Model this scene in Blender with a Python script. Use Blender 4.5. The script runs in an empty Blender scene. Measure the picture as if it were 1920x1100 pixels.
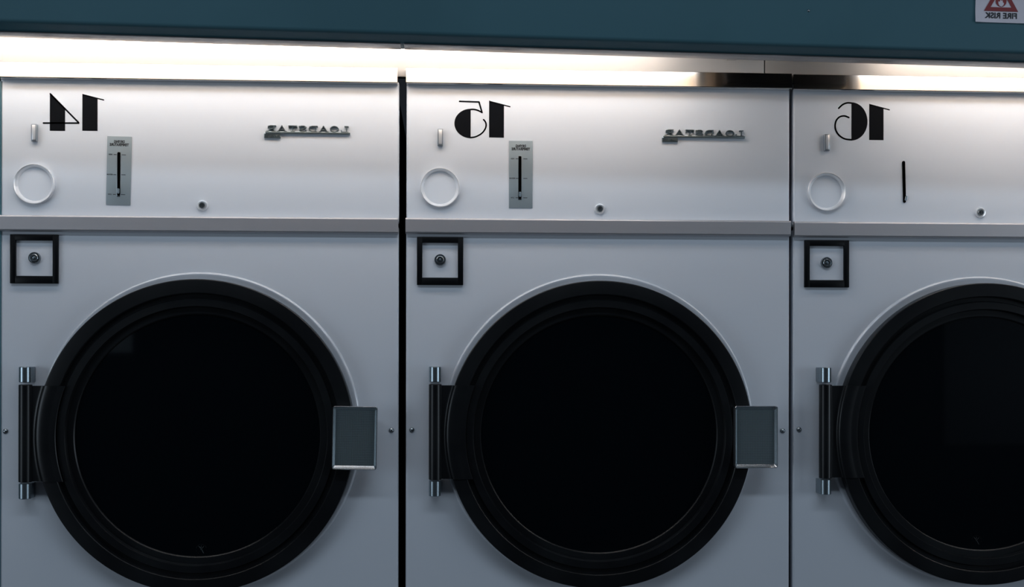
import bpy, bmesh, math, random
from mathutils import Matrix, Vector

PI = math.pi
SC = bpy.context.scene
COL = SC.collection

# ------------------------------------------------------------------ camera, world, lights, exposure
def rot_cam(pitch, yaw, roll):
    cx, sx = math.cos(pitch), math.sin(pitch)
    cy, sy = math.cos(yaw), math.sin(yaw)
    cz, sz = math.cos(roll), math.sin(roll)
    Rx = Matrix(((1, 0, 0), (0, cx, -sx), (0, sx, cx)))
    Rz = Matrix(((cy, -sy, 0), (sy, cy, 0), (0, 0, 1)))
    Ry = Matrix(((cz, 0, sz), (0, 1, 0), (-sz, 0, cz)))
    M = Rz @ Rx @ Ry                                   # columns: right, forward, up
    r, f, u = M.col[0], M.col[1], M.col[2]
    return Matrix(((r[0], u[0], -f[0]), (r[1], u[1], -f[1]), (r[2], u[2], -f[2])))

cam_d = bpy.data.cameras.new('camera')
cam = bpy.data.objects.new('camera', cam_d)
COL.objects.link(cam)
cam.matrix_world = Matrix.Translation((0.86787, -2.38905, 1.22408)) @ rot_cam(0.0015214, -0.0591096, -0.0015564).to_4x4()
cam_d.sensor_fit = 'HORIZONTAL'
cam_d.sensor_width = 36.0
cam_d.lens = 2200.05 / 1920 * 36.0
cam_d.shift_y = (642.4 - 550.0) / 1920
cam_d.clip_start = 0.02
SC.camera = cam

world = bpy.data.worlds.new('world')
SC.world = world
world.use_nodes = True
world.node_tree.nodes['Background'].inputs[0].default_value = (0.5, 0.6, 0.75, 1)
world.node_tree.nodes['Background'].inputs[1].default_value = 0.02

def area(name, loc, rot, sx, sy, power, color):
    d = bpy.data.lights.new(name, 'AREA')
    d.shape = 'RECTANGLE'; d.size = sx; d.size_y = sy
    d.energy = power; d.color = color
    o = bpy.data.objects.new(name, d)
    o.location = loc; o.rotation_euler = rot
    COL.objects.link(o)
    return o

area('ceiling_light', (0.9, -2.0, 3.10), (0, 0, 0), 3.6, 0.25, 31.0, (0.71, 0.85, 1.0))
area('side_fill_east', (5.4, -2.6, 1.3), (0, PI / 2, 0), 1.6, 2.2, 48.0, (0.72, 0.86, 1.0))  # added side fill to lift the lower panels; no window is known there
area('side_fill_west', (-2.9, -2.6, 1.3), (0, -PI / 2, 0), 1.6, 2.2, 39.0, (0.72, 0.86, 1.0))  # matching added fill from the opposite side

vs = SC.view_settings
vs.view_transform = 'Standard'
vs.look = 'None'
vs.exposure = 0.0
vs.gamma = 1.0
vs.use_curve_mapping = False
SC.cycles.use_denoising = True
SC.cycles.max_bounces = 8

TUBE_L = 7.2           # brightness of the fluorescent tubes behind the soffit

# ------------------------------------------------------------------ materials
def mat(name, color, rough=0.5, metal=0.0, coat=0.0, spec=0.5, bump=None, emit=None, aniso=0.0):
    m = bpy.data.materials.new(name)
    m.use_nodes = True
    nt = m.node_tree
    b = nt.nodes['Principled BSDF']
    b.inputs['Base Color'].default_value = (*color, 1)
    b.inputs['Roughness'].default_value = rough
    b.inputs['Metallic'].default_value = metal
    b.inputs['Coat Weight'].default_value = coat
    b.inputs['Coat Roughness'].default_value = 0.12
    b.inputs['Specular IOR Level'].default_value = spec
    if emit:
        b.inputs['Emission Color'].default_value = (*emit[0], 1)
        b.inputs['Emission Strength'].default_value = emit[1]
    if bump:
        sc, st, dist, stretch = bump
        tc = nt.nodes.new('ShaderNodeTexCoord')
        mp = nt.nodes.new('ShaderNodeMapping')
        mp.inputs['Scale'].default_value = stretch
        nz = nt.nodes.new('ShaderNodeTexNoise')
        nz.inputs['Scale'].default_value = sc
        nz.inputs['Detail'].default_value = 3
        bp = nt.nodes.new('ShaderNodeBump')
        bp.inputs['Strength'].default_value = st
        bp.inputs['Distance'].default_value = dist
        nt.links.new(tc.outputs['Object'], mp.inputs['Vector'])
        nt.links.new(mp.outputs['Vector'], nz.inputs['Vector'])
        nt.links.new(nz.outputs['Fac'], bp.inputs['Height'])
        nt.links.new(bp.outputs['Normal'], b.inputs['Normal'])
    return m

def mottled(name, ca, cb, scale, rough, bump_st=0.0, metal=0.0, stretch=(1, 1, 1), lo=0.4, hi=0.6, spec=0.5):
    """a paint or metal whose own colour wanders between two values"""
    m = mat(name, ca, rough, metal, spec=spec)
    nt = m.node_tree
    b = nt.nodes['Principled BSDF']
    tc = nt.nodes.new('ShaderNodeTexCoord')
    mp = nt.nodes.new('ShaderNodeMapping')
    mp.inputs['Scale'].default_value = stretch
    nz = nt.nodes.new('ShaderNodeTexNoise')
    nz.inputs['Scale'].default_value = scale
    nz.inputs['Detail'].default_value = 6
    rp = nt.nodes.new('ShaderNodeValToRGB')
    rp.color_ramp.elements[0].position = lo
    rp.color_ramp.elements[0].color = (*ca, 1)
    rp.color_ramp.elements[1].position = hi
    rp.color_ramp.elements[1].color = (*cb, 1)
    nt.links.new(tc.outputs['Object'], mp.inputs['Vector'])
    nt.links.new(mp.outputs['Vector'], nz.inputs['Vector'])
    nt.links.new(nz.outputs['Fac'], rp.inputs['Fac'])
    nt.links.new(rp.outputs['Color'], b.inputs['Base Color'])
    if bump_st:
        nz2 = nt.nodes.new('ShaderNodeTexNoise')
        nz2.inputs['Scale'].default_value = scale * 9
        nz2.inputs['Detail'].default_value = 4
        bp = nt.nodes.new('ShaderNodeBump')
        bp.inputs['Strength'].default_value = bump_st
        bp.inputs['Distance'].default_value = 0.002
        nt.links.new(tc.outputs['Object'], nz2.inputs['Vector'])
        nt.links.new(nz2.outputs['Fac'], bp.inputs['Height'])
        nt.links.new(bp.outputs['Normal'], b.inputs['Normal'])
    return m

M = {
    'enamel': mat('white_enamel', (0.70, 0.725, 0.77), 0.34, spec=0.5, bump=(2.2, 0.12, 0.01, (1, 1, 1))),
    'enamel_low': mat('lower_white_enamel', (0.53, 0.555, 0.60), 0.34, bump=(2.2, 0.12, 0.01, (1, 1, 1))),  # darker tone of the enamel, for the lower front panel
    'enamel_rim': mat('rim_enamel', (0.55, 0.575, 0.62), 0.16, spec=1.0, coat=1.0),
    'enamel_plain': mat('white_enamel_plain', (0.70, 0.725, 0.77), 0.30),
    'carcass': mat('cabinet_steel', (0.02, 0.02, 0.022), 0.7),
    'steel': mat('brushed_steel', (0.62, 0.60, 0.59), 0.13, metal=1.0),
    'steel_dull': mat('dull_steel', (0.50, 0.49, 0.51), 0.48, metal=0.85),
    'fascia': mat('satin_fascia_metal', (0.58, 0.565, 0.55), 0.38, metal=0.6),
    'chrome': mat('chrome', (0.26, 0.31, 0.34), 0.26, metal=0.9),
    'chrome_dark': mat('worn_dark_chrome', (0.30, 0.33, 0.35), 0.25, metal=0.95),
    'ring': mat('satin_aluminium', (0.84, 0.85, 0.87), 0.28, metal=0.5),
    'coin': mat('satin_coin_bar', (0.34, 0.37, 0.41), 0.30, metal=0.7),
    'pull': mat('satin_chrome_pull', (0.50, 0.53, 0.56), 0.23, metal=0.95),
    'black_plastic': mat('black_plastic', (0.0025, 0.003, 0.004), 0.4, spec=0.15),
    'black_vinyl': mat('black_vinyl', (0.0045, 0.005, 0.0065), 0.7, spec=0.06),
    'black_paint': mottled('black_door_paint', (0.0045, 0.005, 0.006), (0.008, 0.009, 0.010), 7, 0.30, spec=0.26),
    'gap': mat('slot_black', (0.002, 0.002, 0.002), 0.9, spec=0.0),
    'glass': mat('dark_tinted_glass', (0.0010, 0.0020, 0.0032), 0.04, spec=0.4),
    'etch': mat('etched_glass', (0.035, 0.042, 0.045), 0.6),
    'etch_faint': mat('worn_etched_glass', (0.010, 0.012, 0.013), 0.6),
    'plate': mat('grey_label_plate', (0.26, 0.31, 0.335), 0.5, metal=0.25),
    'ink': mat('dark_print', (0.012, 0.014, 0.018), 0.6),
    'badge': mat('dark_badge_chrome', (0.30, 0.36, 0.38), 0.28, metal=0.85),
    'mesh': mat('steel_mesh', (0.30, 0.37, 0.39), 0.40, metal=0.7),
    'mesh_back': mat('grip_backing', (0.03, 0.04, 0.043), 0.5),
    'teal': mottled('teal_gloss_paint', (0.043, 0.114, 0.140), (0.050, 0.128, 0.157), 3, 0.42, 0.10),
    'edge_strip': mottled('bare_edge_strip', (0.22, 0.22, 0.225), (0.36, 0.36, 0.365), 22, 0.34, 0.15, metal=0.7, stretch=(0.35, 1, 1), lo=0.50, hi=0.72),
    'wood': mottled('raw_brown_board', (0.78, 0.59, 0.42), (0.84, 0.65, 0.47), 9, 0.7, stretch=(0.3, 3, 3)),
    'tube': mat('fluorescent_glow', (0.9, 0.9, 0.9), 0.5, emit=((0.82, 0.91, 1.0), TUBE_L)),
    'tube_warm': mat('warm_fill_glow', (0.9, 0.85, 0.8), 0.5, emit=((1.0, 0.84, 0.70), 4.6)),
    'lamp_body': mat('white_lamp_body', (0.75, 0.75, 0.74), 0.5),
    'tube_cap': mat('lamp_cap_metal', (0.5, 0.48, 0.45), 0.4, metal=0.8),
    'paper': mottled('laminated_paper', (0.58, 0.54, 0.58), (0.64, 0.60, 0.65), 14, 0.35),
    'sign_red': mat('sign_red', (0.22, 0.030, 0.032), 0.5),
    'floor': mottled('dark_floor_tile', (0.05, 0.05, 0.055), (0.08, 0.08, 0.085), 6, 0.4),
    'room_wall': mat('dim_room_wall', (0.010, 0.012, 0.015), 0.8),
    'room_ceiling': mat('room_ceiling', (0.35, 0.36, 0.38), 0.8),
    'room_panel': mat('dark_back_panel', (0.035, 0.038, 0.04), 0.5),
    'room_pale_panel': mat('pale_back_panel', (0.42, 0.45, 0.46), 0.6),
}

# ------------------------------------------------------------------ mesh helpers
class MB:
    """collects shapes and links them as one mesh object"""
    def __init__(self):
        self.bm = bmesh.new()
        self.mi = 0

    def box(self, x0, x1, y0, y1, z0, z1, bevel=0.0, seg=3, rot=None):
        bm = self.bm
        r = bmesh.ops.create_cube(bm, size=1.0)
        vs_ = r['verts']
        for v in vs_:
            v.co = Vector(((x0 + x1) / 2 + v.co.x * (x1 - x0), (y0 + y1) / 2 + v.co.y * (y1 - y0), (z0 + z1) / 2 + v.co.z * (z1 - z0)))
            if rot:
                v.co = rot @ v.co
        fs = {f for v in vs_ for f in v.link_faces}
        for f in fs:
            f.material_index = self.mi
        if bevel > 0:
            es = list({e for v in vs_ for e in v.link_edges})
            g = bmesh.ops.bevel(bm, geom=es, offset=bevel, segments=seg, profile=0.5, affect='EDGES', clamp_overlap=True)
            for f in g['faces']:
                f.material_index = self.mi
        return self

    def lathe(self, prof, cx, cz, n=96, close=False):
        """profile of (radius, y) turned round the y axis through (cx, cz)"""
        bm = self.bm
        rings = []
        for r, y in prof:
            if r < 1e-6:
                rings.append([bm.verts.new((cx, y, cz))])
            else:
                rings.append([bm.verts.new((cx + r * math.cos(2 * PI * i / n), y, cz + r * math.sin(2 * PI * i / n))) for i in range(n)])
        pairs = list(zip(rings, rings[1:]))
        if close:
            pairs.append((rings[-1], rings[0]))
        for a, b in pairs:
            for i in range(n):
                j = (i + 1) % n
                if len(a) == 1 and len(b) == 1:
                    continue
                if len(a) == 1:
                    f = bm.faces.new((a[0], b[j], b[i]))
                elif len(b) == 1:
                    f = bm.faces.new((a[i], a[j], b[0]))
                else:
                    f = bm.faces.new((a[i], a[j], b[j], b[i]))
                f.material_index = self.mi
        return self

    def cyl_z(self, x, y, r, z0, z1, n=40, bevel=0.0):
        """upright cylinder"""
        bm = self.bm
        prof = [(0, z0), (r - bevel, z0), (r, z0 + bevel), (r, z1 - bevel), (r - bevel, z1), (0, z1)] if bevel else [(0, z0), (r, z0), (r, z1), (0, z1)]
        rings = []
        for q, z in prof:
            rings.append([bm.verts.new((x, y, z))] if q == 0 else [bm.verts.new((x + q * math.cos(2 * PI * i / n), y + q * math.sin(2 * PI * i / n), z)) for i in range(n)])
        for a, b in zip(rings, rings[1:]):
            for i in range(n):
                j = (i + 1) % n
                if len(a) == 1:
                    f = bm.faces.new((a[0], b[j], b[i]))
                elif len(b) == 1:
                    f = bm.faces.new((a[i], a[j], b[0]))
                else:
                    f = bm.faces.new((a[i], a[j], b[j], b[i]))
                f.material_index = self.mi
        return self

    def cyl_x(self, y, z, r, x0, x1, n=32):
        bm = self.bm
        ra = [bm.verts.new((x0, y + r * math.cos(2 * PI * i / n), z + r * math.sin(2 * PI * i / n))) for i in range(n)]
        rb = [bm.verts.new((x1, y + r * math.cos(2 * PI * i / n), z + r * math.sin(2 * PI * i / n))) for i in range(n)]
        for i in range(n):
            j = (i + 1) % n
            bm.faces.new((ra[i], ra[j], rb[j], rb[i])).material_index = self.mi
        bm.faces.new(ra).material_index = self.mi
        bm.faces.new(rb).material_index = self.mi
        return self

    def prism_x(self, prof, x0, x1):
        """closed (y, z) outline pushed along x"""
        bm = self.bm
        a = [bm.verts.new((x0, y, z)) for y, z in prof]
        b = [bm.verts.new((x1, y, z)) for y, z in prof]
        n = len(prof)
        for i in range(n):
            j = (i + 1) % n
            bm.faces.new((a[i], a[j], b[j], b[i])).material_index = self.mi
        bm.faces.new(a).material_index = self.mi
        bm.faces.new(b).material_index = self.mi
        return self

    def prism_z(self, prof, z0, z1):
        """closed (x, y) outline pushed along z"""
        bm = self.bm
        a = [bm.verts.new((x, y, z0)) for x, y in prof]
        b = [bm.verts.new((x, y, z1)) for x, y in prof]
        n = len(prof)
        for i in range(n):
            j = (i + 1) % n
            bm.faces.new((a[i], a[j], b[j], b[i])).material_index = self.mi
        bm.faces.new(a).material_index = self.mi
        bm.faces.new(b).material_index = self.mi
        return self

    def poly(self, pts, y0, y1):
        """closed (x, z) outline pushed along y, y0 behind y1"""
        bm = self.bm
        a = [bm.verts.new((x, y0, z)) for x, z in pts]
        b = [bm.verts.new((x, y1, z)) for x, z in pts]
        n = len(pts)
        for i in range(n):
            j = (i + 1) % n
            bm.faces.new((a[i], a[j], b[j], b[i])).material_index = self.mi
        bm.faces.new(a).material_index = self.mi
        bm.faces.new(b).material_index = self.mi
        return self

    def disc(self, x, z, r, y0, y1, n=20):
        return self.poly([(x + r * math.cos(2 * PI * i / n), z + r * math.sin(2 * PI * i / n)) for i in range(n)], y0, y1)

    def stroke(self, pts, w, y0, y1, cap=True):
        """a pen line of width w through (x, z) points, with round joints"""
        h = w / 2
        for (xa, za), (xb, zb) in zip(pts, pts[1:]):
            d = math.hypot(xb - xa, zb - za)
            if d < 1e-9:
                continue
            nx, nz = -(zb - za) / d * h, (xb - xa) / d * h
            self.poly([(xa + nx, za + nz), (xb + nx, zb + nz), (xb - nx, zb - nz), (xa - nx, za - nz)], y0, y1)
        for k, (x, z) in enumerate(pts):
            if cap or 0 < k < len(pts) - 1:
                self.disc(x, z, h, y0, y1, 14)
        return self

    def build(self, name, mats, parent=None, smooth=35):
        bm = self.bm
        bmesh.ops.recalc_face_normals(bm, faces=bm.faces[:])
        me = bpy.data.meshes.new(name)
        bm.to_mesh(me)
        bm.free()
        if not isinstance(mats, (list, tuple)):
            mats = [mats]
        for m in mats:
            me.materials.append(m)
        if smooth:
            me.shade_smooth()
            me.set_sharp_from_angle(angle=math.radians(smooth))
        return link(name, me, parent)

def link(name, me, parent=None):
    o = bpy.data.objects.new(name, me)
    COL.objects.link(o)
    if parent:
        o.parent = parent
    return o

def text_mesh(name, lines, size, center, y, depth, m, parent, bold=0.0, mirror=True, xs=1.0, spacing=1.0, line_h=1.0, rotz=0.0):
    """flat printed lettering on a front that faces -y; mirror turns it as the photograph shows it"""
    cu = bpy.data.curves.new('letters', 'FONT')
    cu.body = lines
    cu.size = size
    cu.align_x = 'CENTER'
    cu.align_y = 'CENTER'
    cu.extrude = depth / 2
    cu.offset = bold
    cu.space_character = spacing
    cu.space_line = line_h
    cu.resolution_u = 4
    tmp = bpy.data.objects.new('letters', cu)
    COL.objects.link(tmp)
    dg = bpy.context.evaluated_depsgraph_get()
    dg.update()
    me = bpy.data.meshes.new_from_object(tmp.evaluated_get(dg))
    bpy.data.objects.remove(tmp)
    bpy.data.curves.remove(cu)
    me.name = name
    s = -1.0 if mirror else 1.0
    cr, sr = math.cos(rotz), math.sin(rotz)
    for v in me.vertices:
        x, z, d = v.co.x * s * xs, v.co.y, v.co.z
        v.co = (center[0] + x * cr - z * sr, y - d, center[1] + x * sr + z * cr)
    if mirror:
        me.flip_normals()
    me.materials.clear()
    me.materials.append(m)
    return link(name, me, parent)

def thing(name, loc, label, cat, group=None):
    o = bpy.data.objects.new(name, None)
    o.empty_display_size = 0.1
    o.location = loc
    COL.objects.link(o)
    return tag(o, label, cat, group)

def tag(o, label, cat, group=None):
    o['label'] = label
    o['category'] = cat
    if group:
        o['group'] = group
    return o

def struct(o):
    o['kind'] = 'structure'
    return o

CACHE = {}
def part(name, parent, fn, mats, key=None, smooth=35, label=None):
    """a part built once and reused with its mesh by every machine that has the same one"""
    k = key or name
    if k not in CACHE:
        mb = MB()
        fn(mb)
        o = mb.build(name, mats, parent, smooth)
        CACHE[k] = o.data
    else:
        o = link(name, CACHE[k], parent)
    if label:
        o['label'] = label
    return o

# ------------------------------------------------------------------ the room
struct(MB().box(-3.0, 5.5, -4.6, 1.2, -0.05, 0.0).build('floor', M['floor'], smooth=0))
struct(MB().box(-3.0, 5.5, -4.6, 1.2, 3.20, 3.25).build('ceiling', M['room_ceiling'], smooth=0))
struct(MB().box(-3.0, 5.5, -4.7, -4.6, 0.0, 3.20).build('wall_back', M['room_wall'], smooth=0))
struct(MB().box(-3.1, -3.0, -4.7, 1.2, 0.0, 3.20).build('wall_west', M['room_wall'], smooth=0))
struct(MB().box(5.5, 5.6, -4.7, 1.2, 0.0, 3.20).build('wall_east', M['room_wall'], smooth=0))
struct(MB().box(-1.30, -0.94, -4.60, -4.585, 1.18, 1.75).build('pale_panel_1', M['room_pale_panel'], smooth=0))  # plain pale panel out of view, added for its reflection in the door glass
struct(MB().box(3.9, 5.2, -4.60, -4.585, 0.62, 2.2).build('pale_panel_2', M['room_panel'], smooth=0))  # second unseen panel, added as a faint reflection in the right-hand glass
# teal return wall beside the first machine
struct(MB().box(-2.99, -0.0118, 0.0, 0.12, 0.0, 1.757, 0.002, 2).build('wall_left', M['teal'], smooth=0))

o = MB().box(-0.06, -0.0078, -0.0016, -0.0003, 0.0, 1.7460, 0.0004, 2).build('trim_4', M['teal'], smooth=0)
struct(o)

# soffit above the machines: hangs a little lower towards the right
SLOPE = -0.0137
def soffit_z(x):
    return 1.7800 + SLOPE * (x - 0.07)
def sheared(o):
    """the soffit and what is fixed to it follow its slight fall"""
    for v in o.data.vertices:
        v.co.z += SLOPE * v.co.x
    return o
Z0 = 1.7800 - SLOPE * 0.07
def soffit():
    mb = MB()
    pr = [(-0.280, 3.2), (-0.280, Z0 + 0.0165), (-0.2792, Z0 + 0.0135), (-0.277, Z0 + 0.011), (-0.2735, Z0 + 0.009), (-0.248, Z0 + 0.0022),
          (-0.246, Z0 + 0.001), (-0.212, Z0 + 0.001), (-0.212, 3.2)]
    mb.prism_x(pr, -2.9, 5.4)
    return struct(sheared(mb.build('wall_soffit', M['teal'], smooth=40)))
soffit()
for n, (xa, xb) in enumerate(((-2.9, 0.7905), (0.797, 5.4))):
    mb = MB()
    mb.box(xa, xb, -0.2495, -0.2105, Z0 - 0.0008, Z0 + 0.0014, 0.0008, 2)
    struct(sheared(mb.build('trim_%d' % (n + 1), M['edge_strip'], smooth=40)))
struct(MB().box(-2.9, 5.4, -0.212, 0.10, 2.15, 2.17).build('ceiling_recess', M['wood'], smooth=0))

mb = MB()
mb.prism_x([(-0.2118, 2.148), (-0.2118, Z0 + 0.0015), (-0.206, Z0 + 0.0015), (-0.206, 2.148)], -2.9, 5.4)
struct(sheared(mb.build('trim_3', M['wood'], smooth=0)))

# satin metal fascia behind the lamps, in two lengths that meet above the second machine
for n, (xa, xb, lb) in enumerate(((-2.9, 1.5312, 'long satin metal fascia sheet above the machines, left of the dark seam'),
                                  (1.5338, 5.4, 'satin metal fascia sheet above the machine marked 16, right of the dark seam'))):
    o = MB().box(xa, xb, 0.004, 0.010, 1.768, 2.149, 0.0008, 2).build('fascia_panel', M['fascia'], smooth=40)
    tag(o, lb, 'fascia panel', 'metal fascia above the dryers')
struct(MB().box(-2.9, 5.4, 0.012, 0.03, 1.77, 2.149).build('wall_front', M['gap'], smooth=0))

# fluorescent lamps hidden behind the soffit
for xa, xb, lb in ((-0.385, 1.415, 'fluorescent batten lamp behind the soffit over the machines marked 14 and 15'),
                   (1.770, 3.570, 'fluorescent batten lamp behind the soffit over the machine marked 16')):
    t = thing('fluorescent_lamp', ((xa + xb) / 2, -0.172, 2.149), lb, 'lamp', 'lamps behind the soffit')
    h = (xb - xa) / 2
    MB().box(-h - 0.02, h + 0.02, -0.03, 0.03, -0.236, 0.0, 0.004, 2).build('lamp_body', M['lamp_body'], t)
    MB().cyl_x(0.004, -0.290, 0.017, -h, h).build('tube', M['tube'], t)
    MB().cyl_x(-0.013, -0.363, 0.012, -h, h).build('tube', M['tube_warm'], t, )['label'] = 'warmer and thinner lower tube added to warm the shade under the trim'  # lower tube added to throw warm light into the shade under the trim
    for s in (-1, 1):
        x = s * (h + 0.008)
        MB().box(x - 0.010, x + 0.010, -0.022, 0.020, -0.376, -0.232, 0.002, 2).build('lamp_holder', M['tube_cap'], t)

t = thing('reflection_block', (1.595, -0.172, 2.149), 'unseen black block added between the two lamps to darken the reflection in the trim', 'reflection block')  # unseen dark block, added so the polished trim reflects black between the lamps
MB().box(-0.13, 0.13, -0.032, 0.07, -0.360, 0.0, 0.004, 2).build('box_body', M['black_plastic'], t)
for s in (-1, 1):
    MB().box(s * 0.10 - 0.012, s * 0.10 + 0.012, -0.012, 0.012, -0.370, -0.359, 0.002, 2).build('clip', M['tube_cap'], t)

# ------------------------------------------------------------------ the machines
def digit_one(mb, x, z, k):
    """deco figure one, thick bar with a flag; k scales it"""
    y0, y1 = 0.0, -0.0004
    mb.poly([(x, z), (x + 0.0298 * k, z), (x + 0.0298 * k, z + 0.0640 * k), (x, z + 0.0738 * k)], y0, y1)
    mb.stroke([(x + 0.0012 * k, z + 0.0720 * k), (x + 0.0417 * k, z + 0.0620 * k)], 0.0024 * k, y0, y1)

def arc(cx, cz, rx, rz, a0, a1, n=28):
    return [(cx + rx * math.cos(math.radians(a0 + (a1 - a0) * i / n)), cz + rz * math.sin(math.radians(a0 + (a1 - a0) * i / n))) for i in range(n + 1)]

def spline(pts, n=10):
    P = [pts[0]] + list(pts) + [pts[-1]]
    out = []
    for i in range(1, len(P) - 2):
        p0, p1, p2, p3 = P[i - 1:i + 3]
        for j in range(n):
            t = j / n
            out.append(tuple(0.5 * (2 * p1[c] + (p2[c] - p0[c]) * t + (2 * p0[c] - 5 * p1[c] + 4 * p2[c] - p3[c]) * t * t + (3 * p1[c] - p0[c] - 3 * p2[c] + p3[c]) * t ** 3) for c in (0, 1)))
    out.append(tuple(pts[-1]))
    return out

def digit_four(mb):
    s = 0.0002615
    X = lambda u, v: (0.1491 + (u - 619) * s, 1.6495 + (980 - v) * s)
    y0, y1 = 0.0, -0.0004
    mb.poly([X(376, 983), X(490, 983), X(490, 806), X(376, 693)], y0, y1)
    mb.stroke([X(380, 703), X(591, 918)], 12.5 * s, y0, y1)
    mb.stroke([X(329, 925), X(591, 922)], 12.5 * s, y0, y1)

def digit_five(mb):
    s = 0.0002715
    X = lambda u, v: (0.1564 + (u - 629) * s, 1.6452 + (792 - v) * s)
    y0, y1 = 0.0, -0.0004
    c = X(491, 689)
    mb.poly(arc(c[0], c[1], 122 * s, 110 * s, 90, 270), y0, y1)
    mb.stroke([X(408, 524), X(553, 527), X(576, 605)], 12 * s, y0, y1)
    mb.stroke(spline([X(488, 584), X(515, 583), X(545, 590), X(576, 605)]), 11 * s, y0, y1)
    mb.stroke(spline([X(488, 795), X(530, 787), X(572, 763), X(597, 733), X(607, 703), X(602, 677), X(588, 659)]), 11 * s, y0, y1)

def digit_six(mb):
    s = 0.000283
    X = lambda u, v: (0.1482 + (u - 760) * s, 1.6506 + (1050 - v) * s)
    y0, y1 = 0.0, -0.0004
    c = X(627, 915)
    mb.poly(arc(c[0], c[1], 120 * s, 140 * s, -90, 90), y0, y1)
    mb.stroke(spline([X(630, 781), X(595, 780), X(560, 794), X(532, 820)]), 12 * s, y0, y1)
    mb.stroke(spline([X(607, 887), X(575, 876), X(540, 883), X(515, 908), X(505, 945), X(512, 985), X(537, 1020), X(578, 1044), X(630, 1050)]), 12 * s, y0, y1)

# slab-serif capitals on a unit square, drawn as pen lines
GLYPH = {
    'L': (0.95, [[(0.05, 0.95), (0.45, 0.95)], [(0.25, 0.95), (0.25, 0.05)], [(0.05, 0.05), (0.85, 0.05), (0.85, 0.32)]]),
    'O': (1.05, [[(0.525 + 0.45 * math.cos(i * PI / 12), 0.5 + 0.46 * math.sin(i * PI / 12)) for i in range(25)]]),
    'A': (1.10, [[(0.0, 0.05), (0.28, 0.05)], [(0.82, 0.05), (1.10, 0.05)], [(0.14, 0.05), (0.55, 0.97), (0.96, 0.05)], [(0.30, 0.36), (0.80, 0.36)]]),
    'D': (1.02, [[(0.0, 0.95), (0.55, 0.95), (0.84, 0.82), (0.95, 0.5), (0.84, 0.18), (0.55, 0.05), (0.0, 0.05)], [(0.2, 0.95), (0.2, 0.05)]]),
    'S': (0.95, [[(0.86, 0.70), (0.86, 0.93)], [(0.86, 0.76), (0.68, 0.93), (0.30, 0.95), (0.10, 0.78), (0.22, 0.58), (0.70, 0.44), (0.86, 0.24), (0.66, 0.05), (0.30, 0.06), (0.10, 0.24)], [(0.10, 0.30), (0.10, 0.06)]]),
    'T': (1.02, [[(0.05, 0.66), (0.05, 0.95), (0.95, 0.95), (0.95, 0.66)], [(0.5, 0.95), (0.5, 0.05)], [(0.3, 0.05), (0.7, 0.05)]]),
    'R': (1.08, [[(0.0, 0.95), (0.60, 0.95), (0.84, 0.84), (0.84, 0.60), (0.60, 0.48), (0.2, 0.48)], [(0.2, 0.95), (0.2, 0.05)], [(0.0, 0.05), (0.4, 0.05)], [(0.55, 0.48), (0.84, 0.06), (1.02, 0.05)]]),
}
def badge_letters(mb):
    word = 'LOADSTAR'
    gap = 0.16
    tot = sum(GLYPH[c][0] for c in word) + gap * (len(word) - 1)
    W, H = 0.165, 0.0125
    k = W / tot
    x = 0.0
    for c in word:
        w, strokes = GLYPH[c]
        for st in strokes:
            mb.stroke([(0.678 - (x + u) * k, 1.6515 + v * H) for u, v in st], 0.0017, 0.0, -0.0065)
        x += w + gap

def badge_bar(mb):
    mb.box(0.5115, 0.681, -0.0065, 0.0, 1.6475, 1.6522, 0.0008, 2)

def badge_script(mb):
    """small dark block of raised, unreadable lettering under the end of the word"""
    rnd = random.Random(4)
    mb.box(0.5085, 0.5415, -0.005, 0.0, 1.6385, 1.6485, 0.001, 2)
    x = 0.5105
    while x < 0.539:
        w = rnd.uniform(0.002, 0.0035)
        pts = [(x + rnd.uniform(0, w), 1.6395 + rnd.uniform(0, 0.008)) for _ in range(4)]
        mb.stroke(pts, 0.0009, -0.004, -0.0068)
        x += w + 0.0006

def slab(mb, x0, x1, z0, z1, r):
    mb.box(x0, x1, 0.0, 0.030, z0, z1, r, 4)

def front_panel(mb, hole=True):
    slab(mb, -0.0115, 0.7787, 0.12, 1.4635, 0.0035)

def carcass(mb):
    mb.box(-0.009, 0.776, 0.030, 0.95, 0.0, 1.74)

def mid_trim(mb):
    pr = [(0.0, 1.4475), (-0.008, 1.4475), (-0.0105, 1.4485), (-0.012, 1.4510), (-0.0130, 1.4760), (-0.0127, 1.4767), (-0.0108, 1.4790), (-0.0070, 1.4792), (0.0, 1.4790)]
    mb.prism_x(pr, -0.0125, 0.7780)

def top_trim(mb, x0=-0.0115):
    pr = [(0.004, 1.7500), (-0.0235, 1.7480), (-0.0245, 1.7486), (-0.0250, 1.7500), (-0.0226, 1.7792), (-0.0219, 1.7800), (0.004, 1.7800)]
    mb.prism_x(pr, x0, 0.7765)

def rim(mb):
    mb.lathe([(0.300, 0.0), (0.300, -0.0035), (0.3130, -0.0040), (0.3172, -0.0056), (0.3184, -0.0052), (0.3196, -0.0044), (0.3206, -0.0034), (0.3213, -0.0022), (0.3217, 0.0)], 0, 0, 160)

DOOR = [(0.296, -0.002), (0.3105, -0.008), (0.3112, -0.010), (0.3112, -0.0310), (0.3107, -0.0326), (0.3095, -0.0336), (0.3075, -0.0340),
        (0.2843, -0.0344), (0.2829, -0.0331), (0.2816, -0.0230), (0.2740, -0.0230), (0.2716, -0.0294),
        (0.2576, -0.0298), (0.2572, -0.0292), (0.2555, -0.0185), (0.2432, -0.0180), (0.2412, -0.0160), (0.2409, -0.0120), (0.2409, -0.002)]
def door_ring(mb):
    mb.lathe(DOOR, 0, 0, 180, close=True)

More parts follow.
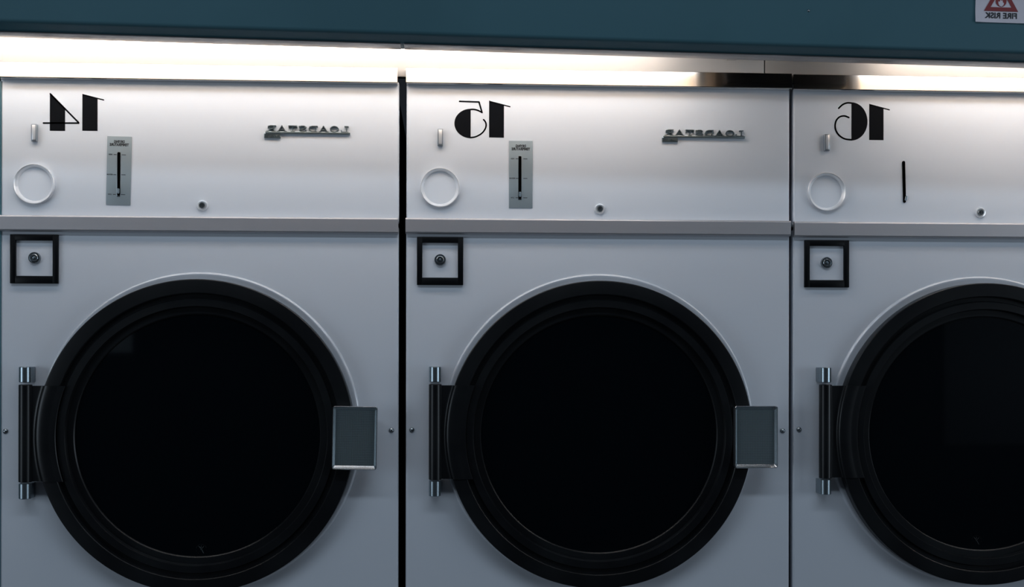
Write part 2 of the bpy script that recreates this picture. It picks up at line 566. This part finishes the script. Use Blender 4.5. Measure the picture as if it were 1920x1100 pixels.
def door_glass(mb):
    mb.lathe([(0.0, -0.0125), (0.10, -0.0125), (0.2410, -0.0124), (0.2410, -0.004), (0.0, -0.004)], 0, 0, 160)

def strap(mb):
    """black hinge leaf: flat by the barrel, then pressed over the round door ring"""
    bm = mb.bm
    rs = [(0.3195, -0.0280), (0.3150, -0.0285), (0.3128, -0.0300), (0.3112, -0.0340), (0.3090, -0.0358), (0.3050, -0.0368), (0.3000, -0.0374), (0.2930, -0.0374),
          (0.2880, -0.0366), (0.2840, -0.0362), (0.2790, -0.0364), (0.2735, -0.0360), (0.2725, -0.0350)]
    zs = [-0.0885 + 0.188 * i / 28 for i in range(29)]
    front, back = [], []
    for z in zs:
        row = [(-0.3275, -0.0290), (-0.3225 + 0.0 * z, -0.0285)] + [(-math.sqrt(r * r - z * z), y) for r, y in rs]
        front.append([bm.verts.new((x, y, z)) for x, y in row])
        back.append([bm.verts.new((x, y + 0.003, z)) for x, y in row])
    n, m_ = len(front[0]), len(zs)
    for j in range(m_ - 1):
        for i in range(n - 1):
            bm.faces.new((front[j][i], front[j][i + 1], front[j + 1][i + 1], front[j + 1][i]))
            bm.faces.new((back[j][i], back[j + 1][i], back[j + 1][i + 1], back[j][i + 1]))
        bm.faces.new((front[j][0], front[j + 1][0], back[j + 1][0], back[j][0]))
        bm.faces.new((front[j][-1], back[j][-1], back[j + 1][-1], front[j + 1][-1]))
    for i in range(n - 1):
        bm.faces.new((front[0][i], back[0][i], back[0][i + 1], front[0][i + 1]))
        bm.faces.new((front[-1][i], front[-1][i + 1], back[-1][i + 1], back[-1][i]))

def glass_mark(mb):
    """faint round maker's mark etched low on the glass, too worn to read"""
    y0, y1 = -0.0123, -0.0126
    mb.stroke(arc(0, 0, 0.0100, 0.0100, 20, 160), 0.0011, y0, y1)
    mb.stroke(arc(0, 0, 0.0100, 0.0100, 190, 235), 0.0008, y0, y1)
    mb.stroke(arc(0, 0, 0.0100, 0.0100, 305, 350), 0.0008, y0, y1)
    mb.stroke([(-0.0050, 0.0062), (0.0000, 0.0010), (0.0046, -0.0075)], 0.0012, y0, y1)
    mb.stroke([(0.0050, 0.0060), (0.0004, 0.0010)], 0.0009, y0, y1)
    mb.stroke([(0.0000, 0.0075), (-0.0012, -0.0010)], 0.0007, y0, y1)

def barrel(mb):
    mb.cyl_z(0, -0.0250, 0.0130, -0.0960, 0.0960, 48, 0.0012)

def hinge_cap(mb):
    mb.cyl_z(0, -0.0245, 0.0122, -0.0155, 0.0155, 48, 0.0012)
    mb.box(-0.0118, 0.0118, -0.0230, 0.0, -0.0152, 0.0152, 0.0015, 2)

def handle_tray(mb):
    """shallow rectangular pull: proud rim, sloping inner walls, sunken floor"""
    w, h = 0.0437, 0.0626
    bm = mb.bm
    def loop(hw, hh, r, y):
        out = []
        for sx, sz, a0 in ((1, 1, 0), (-1, 1, 90), (-1, -1, 180), (1, -1, 270)):
            for i in range(5):
                a = math.radians(a0 + i * 22.5)
                out.append(bm.verts.new((sx * (hw - r) + r * math.cos(a), y, sz * (hh - r) + r * math.sin(a))))
        return out
    L = [loop(w - 0.003, h - 0.003, 0.002, -0.030), loop(w, h, 0.004, -0.044), loop(w, h, 0.004, -0.0565), loop(w - 0.0006, h - 0.0006, 0.0036, -0.0573),
         loop(w - 0.0013, h - 0.0013, 0.0032, -0.0573), loop(w - 0.0018, h - 0.0018, 0.0028, -0.0565), loop(w - 0.0064, h - 0.0088, 0.0010, -0.0494)]
    for a, b in zip(L, L[1:]):
        n = len(a)
        for i in range(n):
            j = (i + 1) % n
            bm.faces.new((a[i], a[j], b[j], b[i]))
    bm.faces.new(L[0])
    bm.faces.new(L[-1])

def handle_grille(mb):
    hw, hh = 0.0372, 0.0537
    y = -0.0496
    nx, nz = 34, 50
    for i in range(nx + 1):
        x = -hw + 2 * hw * i / nx
        mb.box(x - 0.00032, x + 0.00032, y - 0.0011, y, -hh, hh)
    for i in range(nz + 1):
        z = -hh + 2 * hh * i / nz
        mb.box(-hw, hw, y - 0.0014, y - 0.0002, z - 0.00036, z + 0.00036)

def handle_floor(mb):
    mb.box(-0.0373, 0.0373, -0.0498, -0.0493, -0.0539, 0.0539)

def coin_bar(mb):
    """small upright bar, dark satin body"""
    mb.box(-0.0058, 0.0058, -0.0085, 0.0, -0.0175, 0.0175, 0.0012, 3)

def coin_face(mb):
    """lighter raised face on the bar"""
    mb.box(-0.0033, 0.0033, -0.0093, -0.0080, -0.0142, 0.0152, 0.0006, 2)

def dial_ring(mb):
    mb.lathe([(0.0325, 0.0), (0.0328, -0.0012), (0.0378, -0.0078), (0.0384, -0.0084), (0.0392, -0.0084), (0.0399, -0.0076), (0.0400, 0.0)], 0, 0, 96)

def dial_plate(mb):
    mb.lathe([(0.0, -0.0010), (0.0329, -0.0010), (0.0329, 0.0005), (0, 0.0005)], 0, 0, 72)

def lock_ring(mb):
    mb.lathe([(0.0, 0.0), (0.0108, 0.0), (0.0108, -0.0030), (0.0100, -0.0044), (0.0082, -0.0048), (0.0070, -0.0038), (0.0064, -0.0028), (0.0, -0.0028)], 0, 0, 48)

def lock_core(mb):
    mb.lathe([(0.0, -0.0026), (0.0060, -0.0026), (0.0060, -0.0048), (0.0052, -0.0058), (0.0030, -0.0058), (0.0024, -0.0046), (0.0, -0.0046)], 0, 0, 40)
    mb.box(-0.0007, 0.0007, -0.0064, -0.0040, -0.0030, 0.0030)

def door_lock(mb):
    mb.lathe([(0.0, 0.0), (0.0118, 0.0), (0.0118, -0.0050), (0.0110, -0.0062), (0.0096, -0.0062), (0.0090, -0.0050), (0.0080, -0.0044), (0.0076, -0.0060), (0.0066, -0.0068),
              (0.0052, -0.0068), (0.0046, -0.0050), (0.0, -0.0050)], 0, 0, 56)

def door_lock_pin(mb):
    mb.lathe([(0.0, -0.0085), (0.0022, -0.0078), (0.0034, -0.0060), (0.0036, -0.0045), (0.0, -0.0045)], 0, 0, 28)

def square_frame(mb):
    xo, xi = 0.0468, 0.0360
    zt, zti, zbi, zb = 0.0488, 0.0368, -0.0338, -0.0488
    d = -0.0065
    mb.box(-xo, -xi, d, 0, zb, zt, 0.0008, 2)
    mb.box(xi, xo, d, 0, zb, zt, 0.0008, 2)
    mb.box(-xi - 0.001, xi + 0.001, d, 0, zti, zt, 0.0008, 2)
    mb.box(-xi - 0.001, xi + 0.001, d, 0, zb, zbi, 0.0008, 2)

def screw(mb):
    mb.lathe([(0.0, -0.0040), (0.0022, -0.0037), (0.0042, -0.0024), (0.0053, -0.0006), (0.0054, 0.0), (0.0, 0.0)], 0, 0, 28)

def label_plate(mb):
    mb.box(-0.0240, 0.0240, -0.0016, 0.0, -0.0685, 0.0685, 0.0005, 2)

def slot(mb):
    """upright slit with rounded ends"""
    r, h = 0.0029, 0.0406
    pts = [(r * math.cos(math.radians(a)), h + r * math.sin(math.radians(a))) for a in range(0, 181, 20)]
    pts += [(r * math.cos(math.radians(a)), -h + r * math.sin(math.radians(a))) for a in range(180, 361, 20)]
    mb.poly(pts, 0.0, -0.0019)

def slot_edge(mb):
    mb.box(-0.0034, 0.0034, -0.00175, 0.0, -0.0460, 0.0440, 0.0004, 2)

def lever(mb):
    mb.cyl_z(0, -0.0048, 0.0024, -0.0060, 0.0045, 18, 0.0012)
    mb.box(-0.0012, 0.0012, -0.006, -0.001, -0.002, 0.002)

def tick_right(mb):
    mb.box(0.0052, 0.0135, -0.0018, -0.0014, -0.0006, 0.0006)

def tick_left(mb):
    mb.box(-0.0105, -0.0048, -0.0018, -0.0014, -0.0006, 0.0006)

LABELS = ['white coin-operated tumble dryer marked with a black 14, leftmost beside the teal wall',
          'white coin-operated tumble dryer marked with a black 15, standing between two others',
          'white coin-operated tumble dryer marked with a black 16 and no label plate on its slot']
X0 = [0.0, 0.80533, 1.60375]
DZ = [0.0, 0.0006, -0.0006]
DOOR_X = [0.3815, 0.3815, 0.3840]
HANDLE = [(0.6948, 1.0388, -0.018), (0.6946, 1.0377, 0.0), (0.6946, 1.0377, 0.0)]
DIGITS = [digit_four, digit_five, digit_six]
ONE = [(0.1491, 1.6495, 1.0), (0.1564, 1.6452, 1.02), (0.1482, 1.6506, 1.02)]
SLOT = [(0.2212, 1.5640), (0.2195, 1.5642), (0.2220, 1.5643)]
LOCK = [(0.3862, 1.5020), (0.3836, 1.5012), (0.3844, 1.5016)]
BADGE = [(0.0, 0.0), (0.0028, 0.0010), (0.0028, 0.0010)]

def build_dryer(d):
    t = thing('tumble_dryer', (X0[d], 0, DZ[d]), LABELS[d], 'tumble dryer', 'row of tumble dryers')
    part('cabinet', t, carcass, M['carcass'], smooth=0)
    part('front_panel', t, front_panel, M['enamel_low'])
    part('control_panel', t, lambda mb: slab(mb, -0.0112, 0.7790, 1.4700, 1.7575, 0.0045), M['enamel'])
    part('middle_trim', t, mid_trim, M['steel_dull'], smooth=12, label='dull brushed steel strip between the upper and lower panels')
    part('top_trim', t, (lambda mb: top_trim(mb, -0.0186)) if d == 2 else top_trim, M['steel'], key='top_trim%d' % (d == 2), smooth=12, label='polished steel strip along the top edge')

    r = part('door_rim', t, rim, M['enamel_rim'], smooth=45); r.location = (0.3825, 0, 1.0470)
    dr = part('door', t, door_ring, M['black_paint'], smooth=28, label='round black door with stepped ring'); dr.location = (DOOR_X[d], 0, 1.0420)
    part('door_glass', dr, door_glass, M['glass'], label='dark tinted round glass')
    if d != 1:
        gm = part('glass_mark', dr, glass_mark, M['etch' if d == 0 else 'etch_faint'], key='mark%d' % d, smooth=0, label='faint round etched mark')
        gm.location = (0.006, 0, -0.2275) if d == 0 else (-0.012, 0, -0.2225)
    part('hinge_strap', dr, strap, M['black_paint'])

    h = part('door_handle', t, handle_tray, M['pull'], label='dark chrome rectangular pull')
    h.location = (HANDLE[d][0], 0, HANDLE[d][1]); h.rotation_euler = (0, -HANDLE[d][2], 0)
    part('grip_backing', h, handle_floor, M['mesh_back'], smooth=0)
    part('grille', h, handle_grille, M['mesh'], smooth=0, label='fine steel mesh set into the pull')

    b = part('hinge_barrel', t, barrel, M['black_paint']); b.location = (0.0480, 0, 1.0480)
    for z in (1.1635, 0.9345):
        c = part('hinge_cap', t, hinge_cap, M['chrome'], label='chrome hinge end cap'); c.location = (0.0475, 0, z)

    c = part('coin_bar', t, coin_bar, M['coin']); c.location = (0.0572, 0, 1.6432)
    part('coin_face', c, coin_face, M['ring'], label='lighter raised face')
    k = part('dial_ring', t, dial_ring, M['ring']); k.location = (0.0568, 0, 1.5415)
    part('dial_plate', k, dial_plate, M['enamel_plain'])

    sx, sz = SLOT[d]
    if d < 2:
        p = part('label_plate', t, label_plate, M['plate'], label='grey plate with mirrored black lettering')
        p.location = (0.2212, 0, 1.5705)
        if d == 0:
            p.rotation_euler = (0, 0.017, 0)
        for z in (0.0317, -0.0082, -0.0478):
            for nm, fn in (('tick_right', tick_right), ('tick_left', tick_left)):
                q = part('scale_mark', p, fn, M['ink'], key=nm, smooth=0); q.location = (0, 0, z)
        if 'lettering' not in CACHE:
            CACHE['lettering'] = text_mesh('lettering', 'DRYING\nTEMPERATURE', 0.0071, (0.0, 0.0545), -0.0016, 0.0003, M['ink'], p, bold=0.00038, line_h=0.85, xs=0.80).data
            for i, (w, z) in enumerate((('HIGH', 0.0317), ('MEDIUM', -0.0082), ('LOW', -0.0478))):
                CACHE['word%d' % i] = text_mesh('lettering', w, 0.0036, (-0.0168 if i != 1 else -0.0174, z), -0.0016, 0.0003, M['ink'], p, bold=0.00012, xs=0.85).data
        else:
            link('lettering', CACHE['lettering'], p)
            for i in range(3):
                link('lettering', CACHE['word%d' % i], p)
        e = part('slot_edge', p, slot_edge, M['chrome_dark']); e.location = (sx - 0.2212, 0, sz - 1.5705)
    s = part('slider_slot', t, slot, M['gap'], key='slot%d' % (d == 2), smooth=0); s.location = (sx, 0 if d == 2 else -0.0003, sz)
    s.rotation_euler = (0, (0.0, 0.0, 0.024)[d] * -1, 0)
    lv = part('slider_lever', s, lever, M['chrome']); lv.location = (0.0 if d < 2 else 0.002, 0, -0.034)
    if d == 2:
        lv.rotation_euler = (0, 0.2, 0)

    lk = part('lock', t, lock_ring, M['ring']); lk.location = (LOCK[d][0], 0, LOCK[d][1])
    part('lock_core', lk, lock_core, M['chrome_dark'])

    f = part('square_frame', t, square_frame, M['black_plastic'], label='black square frame round the door lock'); f.location = (0.0573, 0, 1.3928)
    dl = part('door_lock', t, door_lock, M['chrome_dark'], label='round dark chrome lock'); dl.location = (0.0573, 0, 1.3950)
    part('lock_pin', dl, door_lock_pin, M['chrome'])

    for x, z in ((0.0006, 1.0500), (0.7648, 1.0500 if d == 0 else 1.0460)):
        s = part('screw', t, screw, M['chrome_dark']); s.location = (x, 0, z)

    n = part('numeral', t, lambda mb: digit_one(mb, *ONE[d]), M['black_vinyl'], key='one%d' % d, smooth=0)
    part('numeral', t, DIGITS[d], M['black_vinyl'], key='digit%d' % d, smooth=0)

    if d < 2 or True:
        bb = part('badge', t, badge_bar, M['badge'], label='dark chrome badge with raised mirrored capitals')
        bb.location = (BADGE[d][0], 0, BADGE[d][1])
        part('badge_lettering', bb, badge_letters, M['badge'], smooth=30)
        part('badge_script', bb, badge_script, M['badge'], smooth=0)
    return t

for d in range(3):
    build_dryer(d)

# ------------------------------------------------------------------ on the soffit
sg = thing('warning_sign', (1.8958, -0.2804, 1.8700), 'white laminated fire warning sign with a red triangle on the teal soffit', 'sign')
sg.rotation_euler = (0, 0.0145, 0)
def sheet(mb):
    """thin laminated paper, corners lifting slightly"""
    n, m_ = 16, 16
    w, h = 0.0485, 0.0510
    bm = mb.bm
    fr, bk = [], []
    for j in range(m_ + 1):
        rf, rb = [], []
        for i in range(n + 1):
            u, v = -1 + 2 * i / n, -1 + 2 * j / m_
            y = -0.0012 - 0.0022 * (abs(u) ** 4) * (0.6 + 0.4 * math.sin(3 * v)) - 0.0008 * (v ** 4)
            rf.append(bm.verts.new((u * w, y, v * h)))
            rb.append(bm.verts.new((u * w, y + 0.0004, v * h)))
        fr.append(rf); bk.append(rb)
    for j in range(m_):
        for i in range(n):
            bm.faces.new((fr[j][i], fr[j][i + 1], fr[j + 1][i + 1], fr[j + 1][i]))
            bm.faces.new((bk[j][i], bk[j + 1][i], bk[j + 1][i + 1], bk[j][i + 1]))
    ring = [(j, 0) for j in range(m_)] + [(m_, i) for i in range(n)] + [(j, n) for j in range(m_, 0, -1)] + [(0, i) for i in range(n, 0, -1)]
    for a, b in zip(ring, ring[1:] + ring[:1]):
        bm.faces.new((fr[a[0]][a[1]], fr[b[0]][b[1]], bk[b[0]][b[1]], bk[a[0]][a[1]]))
MB_ = MB(); sheet(MB_); MB_.build('paper_sheet', M['paper'], sg, smooth=60)
ya, yb = -0.0016, -0.0022
TB, TH, TW = -0.0300, 0.0560, 0.0323          # triangle base height, its height, half width
mb = MB()
tri = [(-TW, TB), (TW, TB), (0.0, TB + TH)]
cxt, czt = 0.0, TB + TH * 0.345
inner = [(cxt + (x - cxt) * 0.62, czt + (z - czt) * 0.62) for x, z in tri]
for i in range(3):
    j = (i + 1) % 3
    mb.poly([tri[i], tri[j], inner[j], inner[i]], ya, yb)
mb.build('red_triangle', M['sign_red'], sg, smooth=0)
mb = MB()
mb.poly([(0.0, TB + 0.0083), (0.0052, TB + 0.0098), (0.0092, TB + 0.0140), (0.0103, TB + 0.0200), (0.0070, TB + 0.0270), (0.0060, TB + 0.0225), (0.0035, TB + 0.0300), (0.0012, TB + 0.0345),
         (-0.0010, TB + 0.0270), (-0.0045, TB + 0.0310), (-0.0060, TB + 0.0250), (-0.0085, TB + 0.0265), (-0.0105, TB + 0.0190), (-0.0095, TB + 0.0140), (-0.0055, TB + 0.0098)], ya, yb)
mb.build('flame', M['sign_red'], sg, smooth=0)
mb = MB()
mb.poly([(0.0, TB + 0.0086), (0.0040, TB + 0.0110), (0.0052, TB + 0.0150), (0.0030, TB + 0.0165), (0.0025, TB + 0.0205), (0.0, TB + 0.0190), (-0.0008, TB + 0.0225), (-0.0028, TB + 0.0175),
         (-0.0055, TB + 0.0180), (-0.0052, TB + 0.0135), (-0.0035, TB + 0.0105)], yb + 0.0001, yb - 0.0002)
mb.build('flame_heart', M['paper'], sg, smooth=0)
text_mesh('lettering', 'FIRE RISK', 0.0145, (0.0005, -0.0385), -0.0021, 0.0003, M['ink'], sg, bold=0.00036, xs=1.03)

o = MB().lathe([(0.0, -0.0022), (0.0012, -0.0019), (0.0022, -0.0009), (0.0025, 0.0), (0.0, 0.0)], 0, 0, 20).build('wall_screw', M['chrome_dark'])
o.location = (1.5352, -0.2800, 1.8352)
tag(o, 'tiny metal screw head alone on the teal soffit', 'screw')
